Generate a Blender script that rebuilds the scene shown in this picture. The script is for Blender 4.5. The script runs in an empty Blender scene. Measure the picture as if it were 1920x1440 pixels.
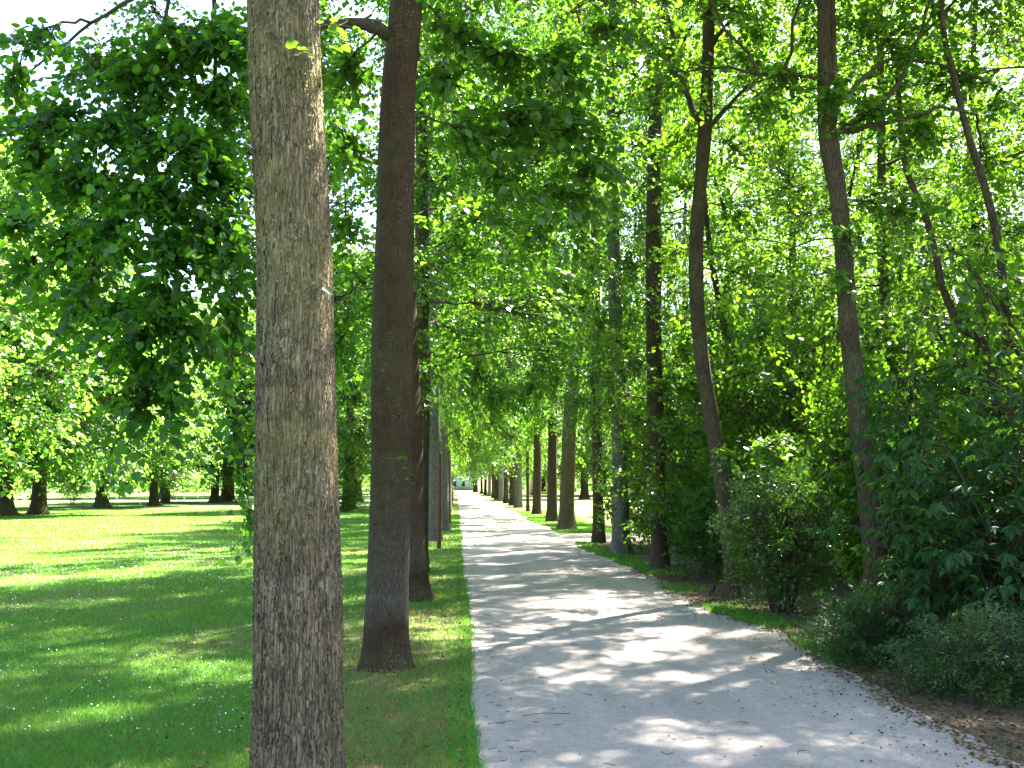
import bpy, math, random
import numpy as np
from mathutils import Vector

sc = bpy.context.scene
COL = sc.collection
R = math.radians

# ------------------------------------------------------------------ camera
CAM_H, YAW, PITCH, FPX = 1.6, R(3.2), R(5.8), 1850.0
cam = bpy.data.cameras.new('camera')
cam.sensor_width = 36.0
cam.lens = 36.0 * FPX / 1920.0
cam.clip_start, cam.clip_end = 0.05, 3000.0
camo = bpy.data.objects.new('camera', cam)
camo.location = (0, 0, CAM_H)
camo.rotation_euler = (R(90) + PITCH, 0, -YAW)
COL.objects.link(camo)
sc.camera = camo

# ------------------------------------------------------------------ light
SUN_AZ, SUN_EL = R(38), R(54)          # azimuth from +Y (down the path) towards +X
world = bpy.data.worlds.new('World')
sc.world = world
world.use_nodes = True
wn = world.node_tree
bg = wn.nodes['Background']
sky = wn.nodes.new('ShaderNodeTexSky')
sky.sky_type = 'NISHITA'
sky.sun_disc = False
sky.sun_elevation = SUN_EL
sky.sun_rotation = SUN_AZ
sky.air_density, sky.dust_density, sky.ozone_density = 1.0, 1.6, 1.0
wn.links.new(sky.outputs[0], bg.inputs['Color'])
bg.inputs['Strength'].default_value = 0.065
sl = bpy.data.lights.new('sun', 'SUN')
sl.energy, sl.angle, sl.color = 5.0, R(0.75), (1.0, 0.95, 0.86)
so = bpy.data.objects.new('sun', sl)
sd = Vector((math.sin(SUN_AZ) * math.cos(SUN_EL), math.cos(SUN_AZ) * math.cos(SUN_EL), math.sin(SUN_EL)))
so.rotation_euler = sd.to_track_quat('Z', 'Y').to_euler()
so.location = (20, 20, 40)
COL.objects.link(so)
sc.view_settings.view_transform = 'Standard'
sc.view_settings.look = 'None'
sc.view_settings.exposure = 3.68
sc.view_settings.gamma = 1.0
sc.cycles.max_bounces = 8
sc.cycles.diffuse_bounces = 4
sc.cycles.glossy_bounces = 2
sc.cycles.transmission_bounces = 5

# ------------------------------------------------------------------ helpers
rng = np.random.default_rng(7)
random.seed(7)
_f = np.array([math.sin(YAW) * math.cos(PITCH), math.cos(YAW) * math.cos(PITCH), math.sin(PITCH)])
_r = np.array([math.cos(YAW), -math.sin(YAW), 0.0])
_u = np.cross(_r, _f)
def P(px, py, Y):
    """world point seen at photo pixel px, py at the distance Y down the path"""
    d = _f * FPX + _r * (px - 960.0) + _u * (720.0 - py)
    return np.array([0, 0, CAM_H]) + d * (Y / d[1])
def nrm(a):
    return a / np.maximum(np.linalg.norm(a, axis=-1, keepdims=True), 1e-9)

class MB:
    """collects quads as arrays, links them as ONE mesh object"""
    def __init__(s): s.V, s.F, s.n = [], [], 0
    def add(s, v, f):
        v = np.asarray(v, float).reshape(-1, 3); f = np.asarray(f, np.int64).reshape(-1, 4)
        s.V.append(v); s.F.append(f + s.n); s.n += len(v)
    def mesh(s, name, mat, smooth=False):
        V = np.concatenate(s.V).astype(np.float32); F = np.concatenate(s.F).astype(np.int32)
        tri = F[:, 3] == F[:, 2]
        me = bpy.data.meshes.new(name)
        me.vertices.add(len(V)); me.vertices.foreach_set('co', V.ravel())
        tot = np.where(tri, 3, 4).astype(np.int32)
        start = np.concatenate([[0], np.cumsum(tot)[:-1]]).astype(np.int32)
        mask = np.ones(F.shape, bool); mask[tri, 3] = False
        idx = F[mask]
        me.loops.add(len(idx)); me.loops.foreach_set('vertex_index', idx)
        me.polygons.add(len(F)); me.polygons.foreach_set('loop_start', start)
        try: me.polygons.foreach_set('loop_total', tot)
        except Exception: pass
        me.update(calc_edges=True)
        if smooth: me.polygons.foreach_set('use_smooth', np.ones(len(F), bool))
        me.materials.append(mat)
        return me
    def build(s, name, mat, parent=None, smooth=False):
        o = bpy.data.objects.new(name, s.mesh(name, mat, smooth))
        COL.objects.link(o)
        if parent: o.parent = parent
        return o
    def box(s, c, d):
        c = np.array(c, float); h = np.array(d, float) / 2
        v = np.array([[x, y, z] for x in (-1, 1) for y in (-1, 1) for z in (-1, 1)]) * h + c
        s.add(v, [[0, 1, 3, 2], [4, 6, 7, 5], [0, 4, 5, 1], [2, 3, 7, 6], [0, 2, 6, 4], [1, 5, 7, 3]])
    def tube(s, pts, rad, n=8, cap=False):
        pts = np.asarray(pts, float); m = len(pts)
        t = np.gradient(pts, axis=0); t = nrm(t)
        ref = np.array([1.0, 0, 0]) if abs(t[:, 2].mean()) > 0.7 else np.array([0, 0, 1.0])
        sd_ = nrm(np.cross(t, ref) + 1e-6); b = np.cross(t, sd_)
        a = np.linspace(0, 2 * np.pi, n, endpoint=False)
        rad = np.asarray(rad, float)
        if rad.ndim == 1: rad = np.repeat(rad[:, None], n, 1)
        v = pts[:, None, :] + rad[:, :, None] * (np.cos(a)[None, :, None] * sd_[:, None, :] + np.sin(a)[None, :, None] * b[:, None, :])
        i = np.arange(m - 1)[:, None] * n; j = np.arange(n)[None, :]; k = (j + 1) % n
        f = np.stack(np.broadcast_arrays(i + j, i + n + j, i + n + k, i + k), -1).reshape(-1, 4)
        v = v.reshape(-1, 3)
        if cap:
            base = len(v); v = np.concatenate([v, pts[[0, -1]]])
            jj = np.arange(n); kk = (jj + 1) % n
            f = np.concatenate([f, np.stack([jj, kk, np.full(n, base), np.full(n, base)], -1),
                                np.stack([(m - 1) * n + kk, (m - 1) * n + jj, np.full(n, base + 1), np.full(n, base + 1)], -1)])
        s.add(v, f)

def thing(name, label, cat, loc=(0, 0, 0), group=None):
    o = bpy.data.objects.new(name, None)
    o.empty_display_size = 0.2
    o.location = loc
    COL.objects.link(o)
    return tag(o, label, cat, group)
def tag(o, label=None, cat=None, group=None, kind=None):
    if label and not 4 <= len(label.split()) <= 16: print('LABEL', len(label.split()), label)
    if label: o['label'] = label
    if cat: o['category'] = cat
    if group: o['group'] = group
    if kind: o['kind'] = kind
    return o
def dup(root, loc, rz=0.0, scale=(1, 1, 1), label=None, group=None):
    r = root.copy(); COL.objects.link(r)
    r.location = loc; r.rotation_euler = (0, 0, rz); r.scale = scale
    if label: r['label'] = label
    if group: r['group'] = group
    for ch in list(root.children):
        c = ch.copy(); COL.objects.link(c); c.parent = r
        for g in list(ch.children):
            d = g.copy(); COL.objects.link(d); d.parent = c
    return r

# ------------------------------------------------------------------ materials
def new_mat(name):
    m = bpy.data.materials.new(name); m.use_nodes = True
    nt = m.node_tree
    return m, nt, nt.nodes['Principled BSDF'], nt.nodes['Material Output']
def N(nt, kind, **kw):
    n = nt.nodes.new(kind)
    for k, v in kw.items():
        if hasattr(n, k): setattr(n, k, v)
        else: n.inputs[k].default_value = v
    return n
def ramp(nt, fac, stops):
    n = nt.nodes.new('ShaderNodeValToRGB')
    e = n.color_ramp.elements
    while len(e) < len(stops): e.new(0.5)
    for k, (p, c) in enumerate(stops):
        e[k].position = p; e[k].color = (*c, 1) if len(c) == 3 else c
    nt.links.new(fac, n.inputs[0]); return n
def coords(nt, scale, out='Object'):
    tc = nt.nodes.new('ShaderNodeTexCoord'); mp = nt.nodes.new('ShaderNodeMapping')
    mp.inputs['Scale'].default_value = scale
    nt.links.new(tc.outputs[out], mp.inputs['Vector']); return mp.outputs[0]
def mixc(nt, fac, a, b):
    n = nt.nodes.new('ShaderNodeMix'); n.data_type = 'RGBA'
    for sock, v in ((n.inputs[0], fac), (n.inputs[6], a), (n.inputs[7], b)):
        if hasattr(v, 'links'): nt.links.new(v, sock)
        elif isinstance(v, (int, float)): sock.default_value = v
        else: sock.default_value = (*v, 1)
    return n.outputs[2]
def noise(nt, vec, scale, detail=4, rough=0.6):
    n = nt.nodes.new('ShaderNodeTexNoise')
    n.inputs['Scale'].default_value = scale; n.inputs['Detail'].default_value = detail; n.inputs['Roughness'].default_value = rough
    if vec is not None: nt.links.new(vec, n.inputs['Vector'])
    return n.outputs['Fac']

def leaf_mat(name, dark, light, trans, tfac=0.45, rough=0.42, spec=0.5):
    m, nt, b, out = new_mat(name)
    geo = nt.nodes.new('ShaderNodeNewGeometry'); oi = nt.nodes.new('ShaderNodeObjectInfo')
    c = mixc(nt, geo.outputs['Random Per Island'], dark, light)
    hs = N(nt, 'ShaderNodeHueSaturation')
    mm = N(nt, 'ShaderNodeMapRange'); nt.links.new(oi.outputs['Random'], mm.inputs[0])
    mm.inputs[3].default_value, mm.inputs[4].default_value = 0.485, 0.515
    nt.links.new(mm.outputs[0], hs.inputs['Hue']); nt.links.new(c, hs.inputs['Color'])
    nt.links.new(hs.outputs[0], b.inputs['Base Color'])
    b.inputs['Roughness'].default_value = rough
    b.inputs['Specular IOR Level'].default_value = spec
    tr = N(nt, 'ShaderNodeBsdfTranslucent')
    tc = mixc(nt, geo.outputs['Random Per Island'], tuple(0.75 * x for x in trans), tuple(min(1, 1.25 * x) for x in trans))
    nt.links.new(tc, tr.inputs['Color'])
    mx = N(nt, 'ShaderNodeMixShader'); mx.inputs[0].default_value = tfac
    nt.links.new(b.outputs[0], mx.inputs[1]); nt.links.new(tr.outputs[0], mx.inputs[2])
    nt.links.new(mx.outputs[0], out.inputs['Surface'])
    return m

M = {}
M['linden'] = leaf_mat('linden_leaf', (0.013, 0.054, 0.008), (0.032, 0.10, 0.013), (0.155, 0.36, 0.012), 0.47, 0.34, 0.6)
M['linden_dark'] = leaf_mat('dark_linden_leaf', (0.013, 0.048, 0.008), (0.030, 0.088, 0.012), (0.15, 0.38, 0.012), 0.47, 0.4, 0.35)
M['wood_leaf'] = leaf_mat('woodland_leaf', (0.013, 0.056, 0.008), (0.034, 0.104, 0.013), (0.20, 0.41, 0.014), 0.49, 0.34, 0.6)
M['lawn_leaf'] = leaf_mat('broad_leaf', (0.016, 0.060, 0.010), (0.040, 0.112, 0.018), (0.21, 0.43, 0.035), 0.5, 0.38)
M['shrub_leaf'] = leaf_mat('glossy_shrub_leaf', (0.018, 0.055, 0.012), (0.040, 0.10, 0.020), (0.13, 0.30, 0.015), 0.33, 0.3, 0.7)
M['palm_leaf'] = leaf_mat('palmate_leaf', (0.013, 0.050, 0.014), (0.028, 0.088, 0.020), (0.08, 0.23, 0.02), 0.38, 0.5, 0.35)
M['needle'] = leaf_mat('needle_leaf', (0.024, 0.068, 0.018), (0.05, 0.11, 0.028), (0.07, 0.16, 0.02), 0.25, 0.5, 0.4)
M['grass'] = leaf_mat('grass_blade', (0.042, 0.15, 0.012), (0.12, 0.25, 0.042), (0.20, 0.44, 0.03), 0.38, 0.5, 0.3)
M['straw'] = leaf_mat('straw_blade', (0.15, 0.13, 0.045), (0.30, 0.25, 0.10), (0.3, 0.25, 0.08), 0.3, 0.6, 0.2)
M['dry'] = leaf_mat('dry_leaf', (0.035, 0.02, 0.010), (0.20, 0.115, 0.05), (0.2, 0.13, 0.045), 0.15, 0.7, 0.2)

def bark_mat(name, ridge, furrow, lichen, algae=(0.10, 0.10, 0.03), sc_xy=32.0, sc_z=5.5, depth=0.012, lich_amt=0.5, algae_amt=0.3, disp=False, base_band=False):
    m, nt, b, out = new_mat(name)
    v = coords(nt, (1, 1, 1))
    nz = N(nt, 'ShaderNodeTexNoise'); nz.inputs['Scale'].default_value = 13; nz.inputs['Detail'].default_value = 5
    nt.links.new(v, nz.inputs['Vector'])
    add = N(nt, 'ShaderNodeVectorMath', operation='MULTIPLY_ADD')
    nt.links.new(nz.outputs['Color'], add.inputs[0]); add.inputs[1].default_value = (0.022, 0.022, 0.10)
    nt.links.new(v, add.inputs[2])
    mp = N(nt, 'ShaderNodeMapping'); mp.inputs['Scale'].default_value = (sc_xy, sc_xy, sc_z)
    nt.links.new(add.outputs[0], mp.inputs['Vector'])
    vo = N(nt, 'ShaderNodeTexVoronoi', feature='DISTANCE_TO_EDGE'); vo.inputs['Scale'].default_value = 1.0
    nt.links.new(mp.outputs[0], vo.inputs['Vector'])
    mr = N(nt, 'ShaderNodeMapRange', interpolation_type='SMOOTHSTEP'); nt.links.new(vo.outputs['Distance'], mr.inputs[0])
    mr.inputs[1].default_value = 0.0; mr.inputs[2].default_value = 0.15
    mp2 = N(nt, 'ShaderNodeMapping'); mp2.inputs['Scale'].default_value = (130, 130, 17)
    nt.links.new(v, mp2.inputs['Vector'])
    fine = noise(nt, mp2.outputs[0], 1.0, 5, 0.7)
    mott = noise(nt, v, 7.0, 5, 0.7)
    c = mixc(nt, mr.outputs[0], furrow, ridge)
    fr = ramp(nt, fine, [(0.28, (0.42, 0.42, 0.42)), (0.72, (1.5, 1.5, 1.5))])
    mul = nt.nodes.new('ShaderNodeMix'); mul.data_type = 'RGBA'; mul.blend_type = 'MULTIPLY'; mul.inputs[0].default_value = 1
    nt.links.new(c, mul.inputs[6]); nt.links.new(fr.outputs[0], mul.inputs[7])
    c = mul.outputs[2]
    # algae on one side, by a broad noise
    al = ramp(nt, noise(nt, v, 1.3, 3), [(0.45, (0, 0, 0)), (0.62, (algae_amt,) * 3)])
    c = mixc(nt, al.outputs[0], c, algae)
    # lichen speckle in broad patches
    la = ramp(nt, noise(nt, v, 55.0, 3, 0.75), [(0.55, (0, 0, 0)), (0.63, (1, 1, 1))])
    lb = ramp(nt, noise(nt, v, 2.1, 3, 0.6), [(0.42, (0, 0, 0)), (0.66, (lich_amt,) * 3)])
    lm = N(nt, 'ShaderNodeMath', operation='MULTIPLY')
    nt.links.new(la.outputs[0], lm.inputs[0]); nt.links.new(lb.outputs[0], lm.inputs[1])
    c = mixc(nt, lm.outputs[0], c, lichen)
    mr2 = ramp(nt, mott, [(0.3, (0.72, 0.72, 0.72)), (0.7, (1.2, 1.2, 1.2))])
    mul2 = nt.nodes.new('ShaderNodeMix'); mul2.data_type = 'RGBA'; mul2.blend_type = 'MULTIPLY'; mul2.inputs[0].default_value = 1
    nt.links.new(c, mul2.inputs[6]); nt.links.new(mr2.outputs[0], mul2.inputs[7])
    c = mul2.outputs[2]
    if base_band:      # grey lichen sleeve above a damp dark foot, with a ragged border
        sx = N(nt, 'ShaderNodeSeparateXYZ'); nt.links.new(v, sx.inputs[0])
        zz = N(nt, 'ShaderNodeMath', operation='MULTIPLY_ADD'); nt.links.new(noise(nt, v, 5, 4), zz.inputs[0])
        zz.inputs[1].default_value = 0.5; nt.links.new(sx.outputs['Z'], zz.inputs[2])
        zr = ramp(nt, zz.outputs[0], [(0.0, (0, 0, 0)), (0.60, (0, 0, 0)), (0.86, (0.5,) * 3), (1.0, (0.35,) * 3)])
        up = N(nt, 'ShaderNodeMapRange'); nt.links.new(zz.outputs[0], up.inputs[0])
        up.inputs[1].default_value, up.inputs[2].default_value, up.inputs[3].default_value, up.inputs[4].default_value = 0.9, 2.0, 1.0, 0.0
        k = N(nt, 'ShaderNodeMath', operation='MULTIPLY'); nt.links.new(zr.outputs[0], k.inputs[0]); nt.links.new(up.outputs[0], k.inputs[1])
        c2 = ramp(nt, fine, [(0.38, (0.035, 0.032, 0.028)), (0.62, (0.17, 0.155, 0.125))]).outputs[0]
        c = mixc(nt, k.outputs[0], c, c2)
    nt.links.new(c, b.inputs['Base Color'])
    b.inputs['Roughness'].default_value = 0.85
    b.inputs['Specular IOR Level'].default_value = 0.25
    h = N(nt, 'ShaderNodeMath', operation='MULTIPLY_ADD'); nt.links.new(fine, h.inputs[0]); h.inputs[1].default_value = 0.8
    nt.links.new(mr.outputs[0], h.inputs[2])
    if disp:
        d = N(nt, 'ShaderNodeDisplacement'); d.inputs['Scale'].default_value = depth; d.inputs['Midlevel'].default_value = 0.8
        nt.links.new(h.outputs[0], d.inputs['Height']); nt.links.new(d.outputs[0], out.inputs['Displacement'])
        m.displacement_method = 'BOTH'
    else:
        bp = N(nt, 'ShaderNodeBump'); bp.inputs['Distance'].default_value = depth; bp.inputs['Strength'].default_value = 0.9
        nt.links.new(h.outputs[0], bp.inputs['Height']); nt.links.new(bp.outputs[0], b.inputs['Normal'])
    return m
M['bark_rough'] = bark_mat('furrowed_bark', (0.200, 0.148, 0.100), (0.058, 0.042, 0.029), (0.30, 0.31, 0.28), algae=(0.15, 0.135, 0.035), sc_xy=66, sc_z=4.0, depth=0.010, lich_amt=0.6, algae_amt=0.5, disp=True)
M['bark_smooth'] = bark_mat('dark_bark', (0.050, 0.026, 0.011), (0.024, 0.013, 0.006), (0.24, 0.24, 0.20), algae=(0.06, 0.055, 0.015), sc_xy=70, sc_z=4.5, depth=0.0035, lich_amt=0.4, algae_amt=0.4, disp=True, base_band=True)
M['bark'] = bark_mat('brown_bark', (0.075, 0.050, 0.032), (0.026, 0.018, 0.012), (0.27, 0.27, 0.25), sc_xy=55, sc_z=5, depth=0.008, lich_amt=0.25)
M['bark_olive'] = bark_mat('olive_bark', (0.115, 0.092, 0.045), (0.05, 0.04, 0.02), (0.25, 0.25, 0.18), algae=(0.105, 0.095, 0.03), sc_xy=45, sc_z=6, depth=0.008, algae_amt=0.6)
M['bark_grey'] = bark_mat('grey_bark', (0.17, 0.155, 0.135), (0.06, 0.05, 0.045), (0.32, 0.33, 0.32), sc_xy=45, sc_z=6, depth=0.008, lich_amt=0.7)
M['twig'] = bark_mat('twig_bark', (0.06, 0.045, 0.03), (0.03, 0.022, 0.015), (0.2, 0.2, 0.17), sc_xy=60, sc_z=20, depth=0.003, lich_amt=0.3)

# ------------------------------------------------------------------ foliage
LEAF6 = (np.array([[0, 0, 0], [0.18, 0.40, 0.05], [0.62, 0.34, 0.03], [1, 0, -0.10], [0.18, -0.40, 0.05], [0.62, -0.34, 0.03]]),
         np.array([[0, 3, 2, 1], [0, 4, 5, 3]]))
LEAF4 = (np.array([[0, 0, 0], [0.42, 0.38, 0.06], [1, 0, -0.06], [0.42, -0.38, 0.06]]), np.array([[0, 3, 2, 1]]))
NARROW = (np.array([[0, 0, 0], [0.5, 0.13, 0.02], [1, 0, -0.08], [0.5, -0.13, 0.02]]), np.array([[0, 3, 2, 1]]))
NEEDLE = (np.array([[0, 0, 0], [0.5, 0.11, 0], [1, 0, 0], [0.5, -0.11, 0]]), np.array([[0, 3, 2, 1]]))

def put_leaves(mb, pos, axis, normal, size, tpl, curl=0.0):
    T, F = tpl
    axis = nrm(axis); side = nrm(np.cross(normal, axis)); nn = np.cross(axis, side)
    v = pos[:, None, :] + size[:, None, None] * (T[None, :, 0, None] * axis[:, None, :] + T[None, :, 1, None] * side[:, None, :] + T[None, :, 2, None] * nn[:, None, :])
    k = len(T)
    f = (np.arange(len(pos))[:, None, None] * k + F[None]).reshape(-1, 4)
    mb.add(v.reshape(-1, 3), f)

def put_sprays(mb, rg, base, d, L, nl, leaf, tpl, droop=0.35, flat=0.25, hang=0.35, jit=0.35):
    """leafy twigs: nl leaves set alternately along each, in a slightly drooping plane"""
    n = len(base); d = nrm(d)
    up = nrm(np.array([0, 0, 1.0]) + rg.normal(0, flat, (n, 3)))
    side = nrm(np.cross(d, up)); up = np.cross(side, d)
    t = (np.arange(nl) + 0.6) / nl
    t = np.clip(t[None, :] + rg.normal(0, 0.03, (n, nl)), 0.02, 1)
    p = base[:, None, :] + d[:, None, :] * (L[:, None] * t)[..., None]
    p[..., 2] -= droop * L[:, None] * t ** 2
    sg = np.where(np.arange(nl) % 2 == 0, 1.0, -1.0)[None, :, None]
    ax = 0.65 * d[:, None, :] + 0.8 * sg * side[:, None, :] + rg.normal(0, jit, (n, nl, 3))
    ax[..., 2] -= hang
    no = up[:, None, :] + rg.normal(0, jit, (n, nl, 3)) + 0.25 * sg * side[:, None, :]
    sz = leaf * rg.uniform(0.45, 1.28, (n, nl)) * (1.05 - 0.35 * np.abs(t - 0.45))
    p = p + ax * (leaf * 0.25)
    put_leaves(mb, p.reshape(-1, 3), ax.reshape(-1, 3), no.reshape(-1, 3), sz.ravel(), tpl)

def bez(a, b, lift, n=7):
    a, b = np.array(a, float), np.array(b, float)
    t = np.linspace(0, 1, n)[:, None]
    c1 = a + (b - a) * 0.35 + np.array([0, 0, lift]); c2 = a + (b - a) * 0.75 + np.array([0, 0, lift * 0.6])
    return (1 - t) ** 3 * a + 3 * (1 - t) ** 2 * t * c1 + 3 * (1 - t) * t ** 2 * c2 + t ** 3 * b

def smooth_line(pts, n):
    pts = np.asarray(pts, float)
    q = np.concatenate([[2 * pts[0] - pts[1]], pts, [2 * pts[-1] - pts[-2]]])
    out = []
    u = np.linspace(0, len(pts) - 1 - 1e-6, n)
    for x in u:
        i = int(x); t = x - i
        p0, p1, p2, p3 = q[i], q[i + 1], q[i + 2], q[i + 3]
        out.append(0.5 * (2 * p1 + (p2 - p0) * t + (2 * p0 - 5 * p1 + 4 * p2 - p3) * t * t + (3 * p1 - p0 - 3 * p2 + p3) * t ** 3))
    return np.array(out)

def trunk_mb(line, rads, nseg=60, nside=20, flare=0.5, fh=0.28, seed=0, lumps=0.03, lobes=5):
    """tapered trunk along a line, swelling into root buttresses at its foot"""
    rg = np.random.default_rng(seed)
    k = len(line)
    pts = smooth_line(line, nseg); rad = np.interp(np.linspace(0, k - 1, nseg), np.arange(k), rads)
    a = np.linspace(0, 2 * np.pi, nside, endpoint=False)
    z = pts[:, 2] - pts[0, 2]
    ph = rg.uniform(0, 6.28, 6)
    lob = 0.62 + 0.30 * np.cos(lobes * a + ph[0]) + 0.25 * np.cos(3 * a + ph[1]) * 0.6
    rr = rad[:, None] * (1 + flare * np.exp(-z / fh)[:, None] * lob[None, :]
                         + lumps * (np.sin(2 * a + ph[2])[None, :] * np.sin(z * 1.7 + ph[3])[:, None] + 0.6 * np.sin(5 * a + ph[4])[None, :] * np.cos(z * 2.9 + ph[5])[:, None]))
    mb = MB(); mb.tube(pts, rr, nside)
    return mb, pts, rad

def crown_mbs(blobs, trunk_pts, rg, leaf=0.1, nl=16, tpl=LEAF4, L=(0.45, 0.8), twigs=True, droop=0.35, hang=0.35, limb_r=0.010, out=0.8, rise=0.5, jit=0.4, twig_r=0.004, nodes=(), rise_ok=0.3):
    """leaf clumps (centre, radii, number of sprays) and the branches that carry them"""
    lv, br = MB(), MB()
    zmin = trunk_pts[0, 2] + 0.6; ztop = trunk_pts[-1, 2]
    node_p = [trunk_pts[2::2]]; node_r = [np.full(len(trunk_pts[2::2]), 9.0)]; node_d = [np.zeros(len(trunk_pts[2::2]))]
    for q in nodes:
        q = np.asarray(q); node_p.append(q); node_r.append(np.full(len(q), 9.0)); node_d.append(np.full(len(q), 0.0))
    node_p, node_r, node_d = np.concatenate(node_p), np.concatenate(node_r), np.concatenate(node_d)
    C = np.array([b_[0] for b_ in blobs], float)
    dmin = np.min(np.linalg.norm(C[:, None, :] - node_p[None], axis=2), 1)
    for bi in np.argsort(dmin):
        c, rr, n = blobs[bi]
        c = np.array(c, float); rr = np.array(rr, float)
        v = c - node_p
        dd = np.linalg.norm(v, axis=1)
        cost = dd * (1 + 0.9 * np.clip(-v[:, 2] / np.maximum(dd, .1) - rise_ok, 0, 1)) + 0.25 * node_d
        cost = cost + np.where(node_p[:, 2] < zmin, 50, 0)
        ni = int(np.argmin(cost)); a = node_p[ni]; dist = dd[ni]
        ln = bez(a, c, 0.10 * dist * rg.uniform(0.3, 1.2), 8)
        ln[1:-1] += rg.normal(0, 0.03 * dist, (6, 3)) * 0.6
        r0 = min(limb_r + 0.007 * dist, node_r[ni] * 0.8)
        br.tube(ln, np.linspace(r0, 0.006, 8), 5)
        node_p = np.concatenate([node_p, ln[2:]]); node_r = np.concatenate([node_r, np.linspace(r0, 0.006, 8)[2:]]); node_d = np.concatenate([node_d, np.full(6, node_d[ni] + dist)])
        # sprays in the clump
        dr = nrm(rg.normal(0, 1, (n, 3))); rad = rg.uniform(0, 1, n) ** 0.45
        p = c + dr * rad[:, None] * rr
        outw = nrm((p - a) * np.array([1, 1, 0.4]))
        d = out * outw + 0.6 * dr + rg.normal(0, 0.35, (n, 3)); d[:, 2] = d[:, 2] * 0.5 - 0.12
        Ls = rg.uniform(*L, n)
        d = nrm(d)
        b = p - d * Ls[:, None] * 0.5
        put_sprays(lv, rg, b, d, Ls, nl, leaf, tpl, droop=droop, hang=hang, jit=jit)
        if twigs:
            for q in range(n):
                s0 = ln[rg.integers(4, 8)]
                e = b[q] + d[q] * Ls[q] * 0.8 - np.array([0, 0, droop * Ls[q] * 0.6])
                t = np.array([0, 0.35, 0.7, 1.0])[:, None]
                m = b[q]
                cl = (1 - t) ** 2 * s0 + 2 * (1 - t) * t * m + t ** 2 * e
                br.tube(cl, np.array([2.0, 1.5, 1.0, 0.5]) * twig_r, 3)
    return lv, br

def grow_blobs(rg, H, base, Rc, n, per, clump=(0.8, 0.8, 0.5), top_taper=0.55, cx=0.0, cy=0.0, low=0.75):
    out = []
    for k in range(n):
        u = (k + rg.uniform(0, 1)) / n
        z = base + (H - base) * u
        prof = (low + (1 - low) * min(1, u / 0.3)) * (1 - top_taper * max(0, (u - 0.45) / 0.55) ** 1.6)
        a = k * 2.39996 + rg.uniform(-0.5, 0.5)
        r = Rc * prof * math.sqrt(rg.uniform(0.08, 1.0))
        s = rg.uniform(0.75, 1.3)
        out.append(((cx + r * math.cos(a), cy + r * math.sin(a), z - 0.12 * r), tuple(s * q for q in clump), int(per * s)))
    return out

# ------------------------------------------------------------------ setting
def ground_mat():
    m, nt, b, out = new_mat('lawn_ground')
    v = coords(nt, (1, 1, 1))
    c = mixc(nt, noise(nt, v, 3.0, 6, 0.7), (0.050, 0.12, 0.014), (0.125, 0.20, 0.05))
    patch = ramp(nt, noise(nt, v, 0.55, 4, 0.65), [(0.50, (0, 0, 0)), (0.68, (0.8, 0.8, 0.8))])
    c = mixc(nt, patch.outputs[0], c, (0.15, 0.13, 0.06))
    sx = N(nt, 'ShaderNodeSeparateXYZ'); nt.links.new(v, sx.inputs[0])
    rowd = N(nt, 'ShaderNodeMapRange', interpolation_type='SMOOTHSTEP'); nt.links.new(sx.outputs['X'], rowd.inputs[0])
    rowd.inputs[1].default_value, rowd.inputs[2].default_value, rowd.inputs[3].default_value, rowd.inputs[4].default_value = -2.2, -0.7, 0.0, 1.0
    wr = ramp(nt, noise(nt, v, 2.3, 5, 0.7), [(0.42, (0, 0, 0)), (0.6, (0.85,) * 3)])
    wm = N(nt, 'ShaderNodeMath', operation='MULTIPLY'); nt.links.new(wr.outputs[0], wm.inputs[0]); nt.links.new(rowd.outputs[0], wm.inputs[1])
    c = mixc(nt, wm.outputs[0], c, (0.19, 0.135, 0.07))
    f = ramp(nt, noise(nt, v, 60, 4, 0.75), [(0.3, (0.5,) * 3), (0.7, (1.5,) * 3)])
    mul = nt.nodes.new('ShaderNodeMix'); mul.data_type = 'RGBA'; mul.blend_type = 'MULTIPLY'; mul.inputs[0].default_value = 1
    nt.links.new(c, mul.inputs[6]); nt.links.new(f.outputs[0], mul.inputs[7])
    nt.links.new(mul.outputs[2], b.inputs['Base Color'])
    b.inputs['Roughness'].default_value = 0.95; b.inputs['Specular IOR Level'].default_value = 0.1
    bp = N(nt, 'ShaderNodeBump'); bp.inputs['Distance'].default_value = 0.03
    nt.links.new(noise(nt, v, 40, 4), bp.inputs['Height']); nt.links.new(bp.outputs[0], b.inputs['Normal'])
    return m
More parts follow.
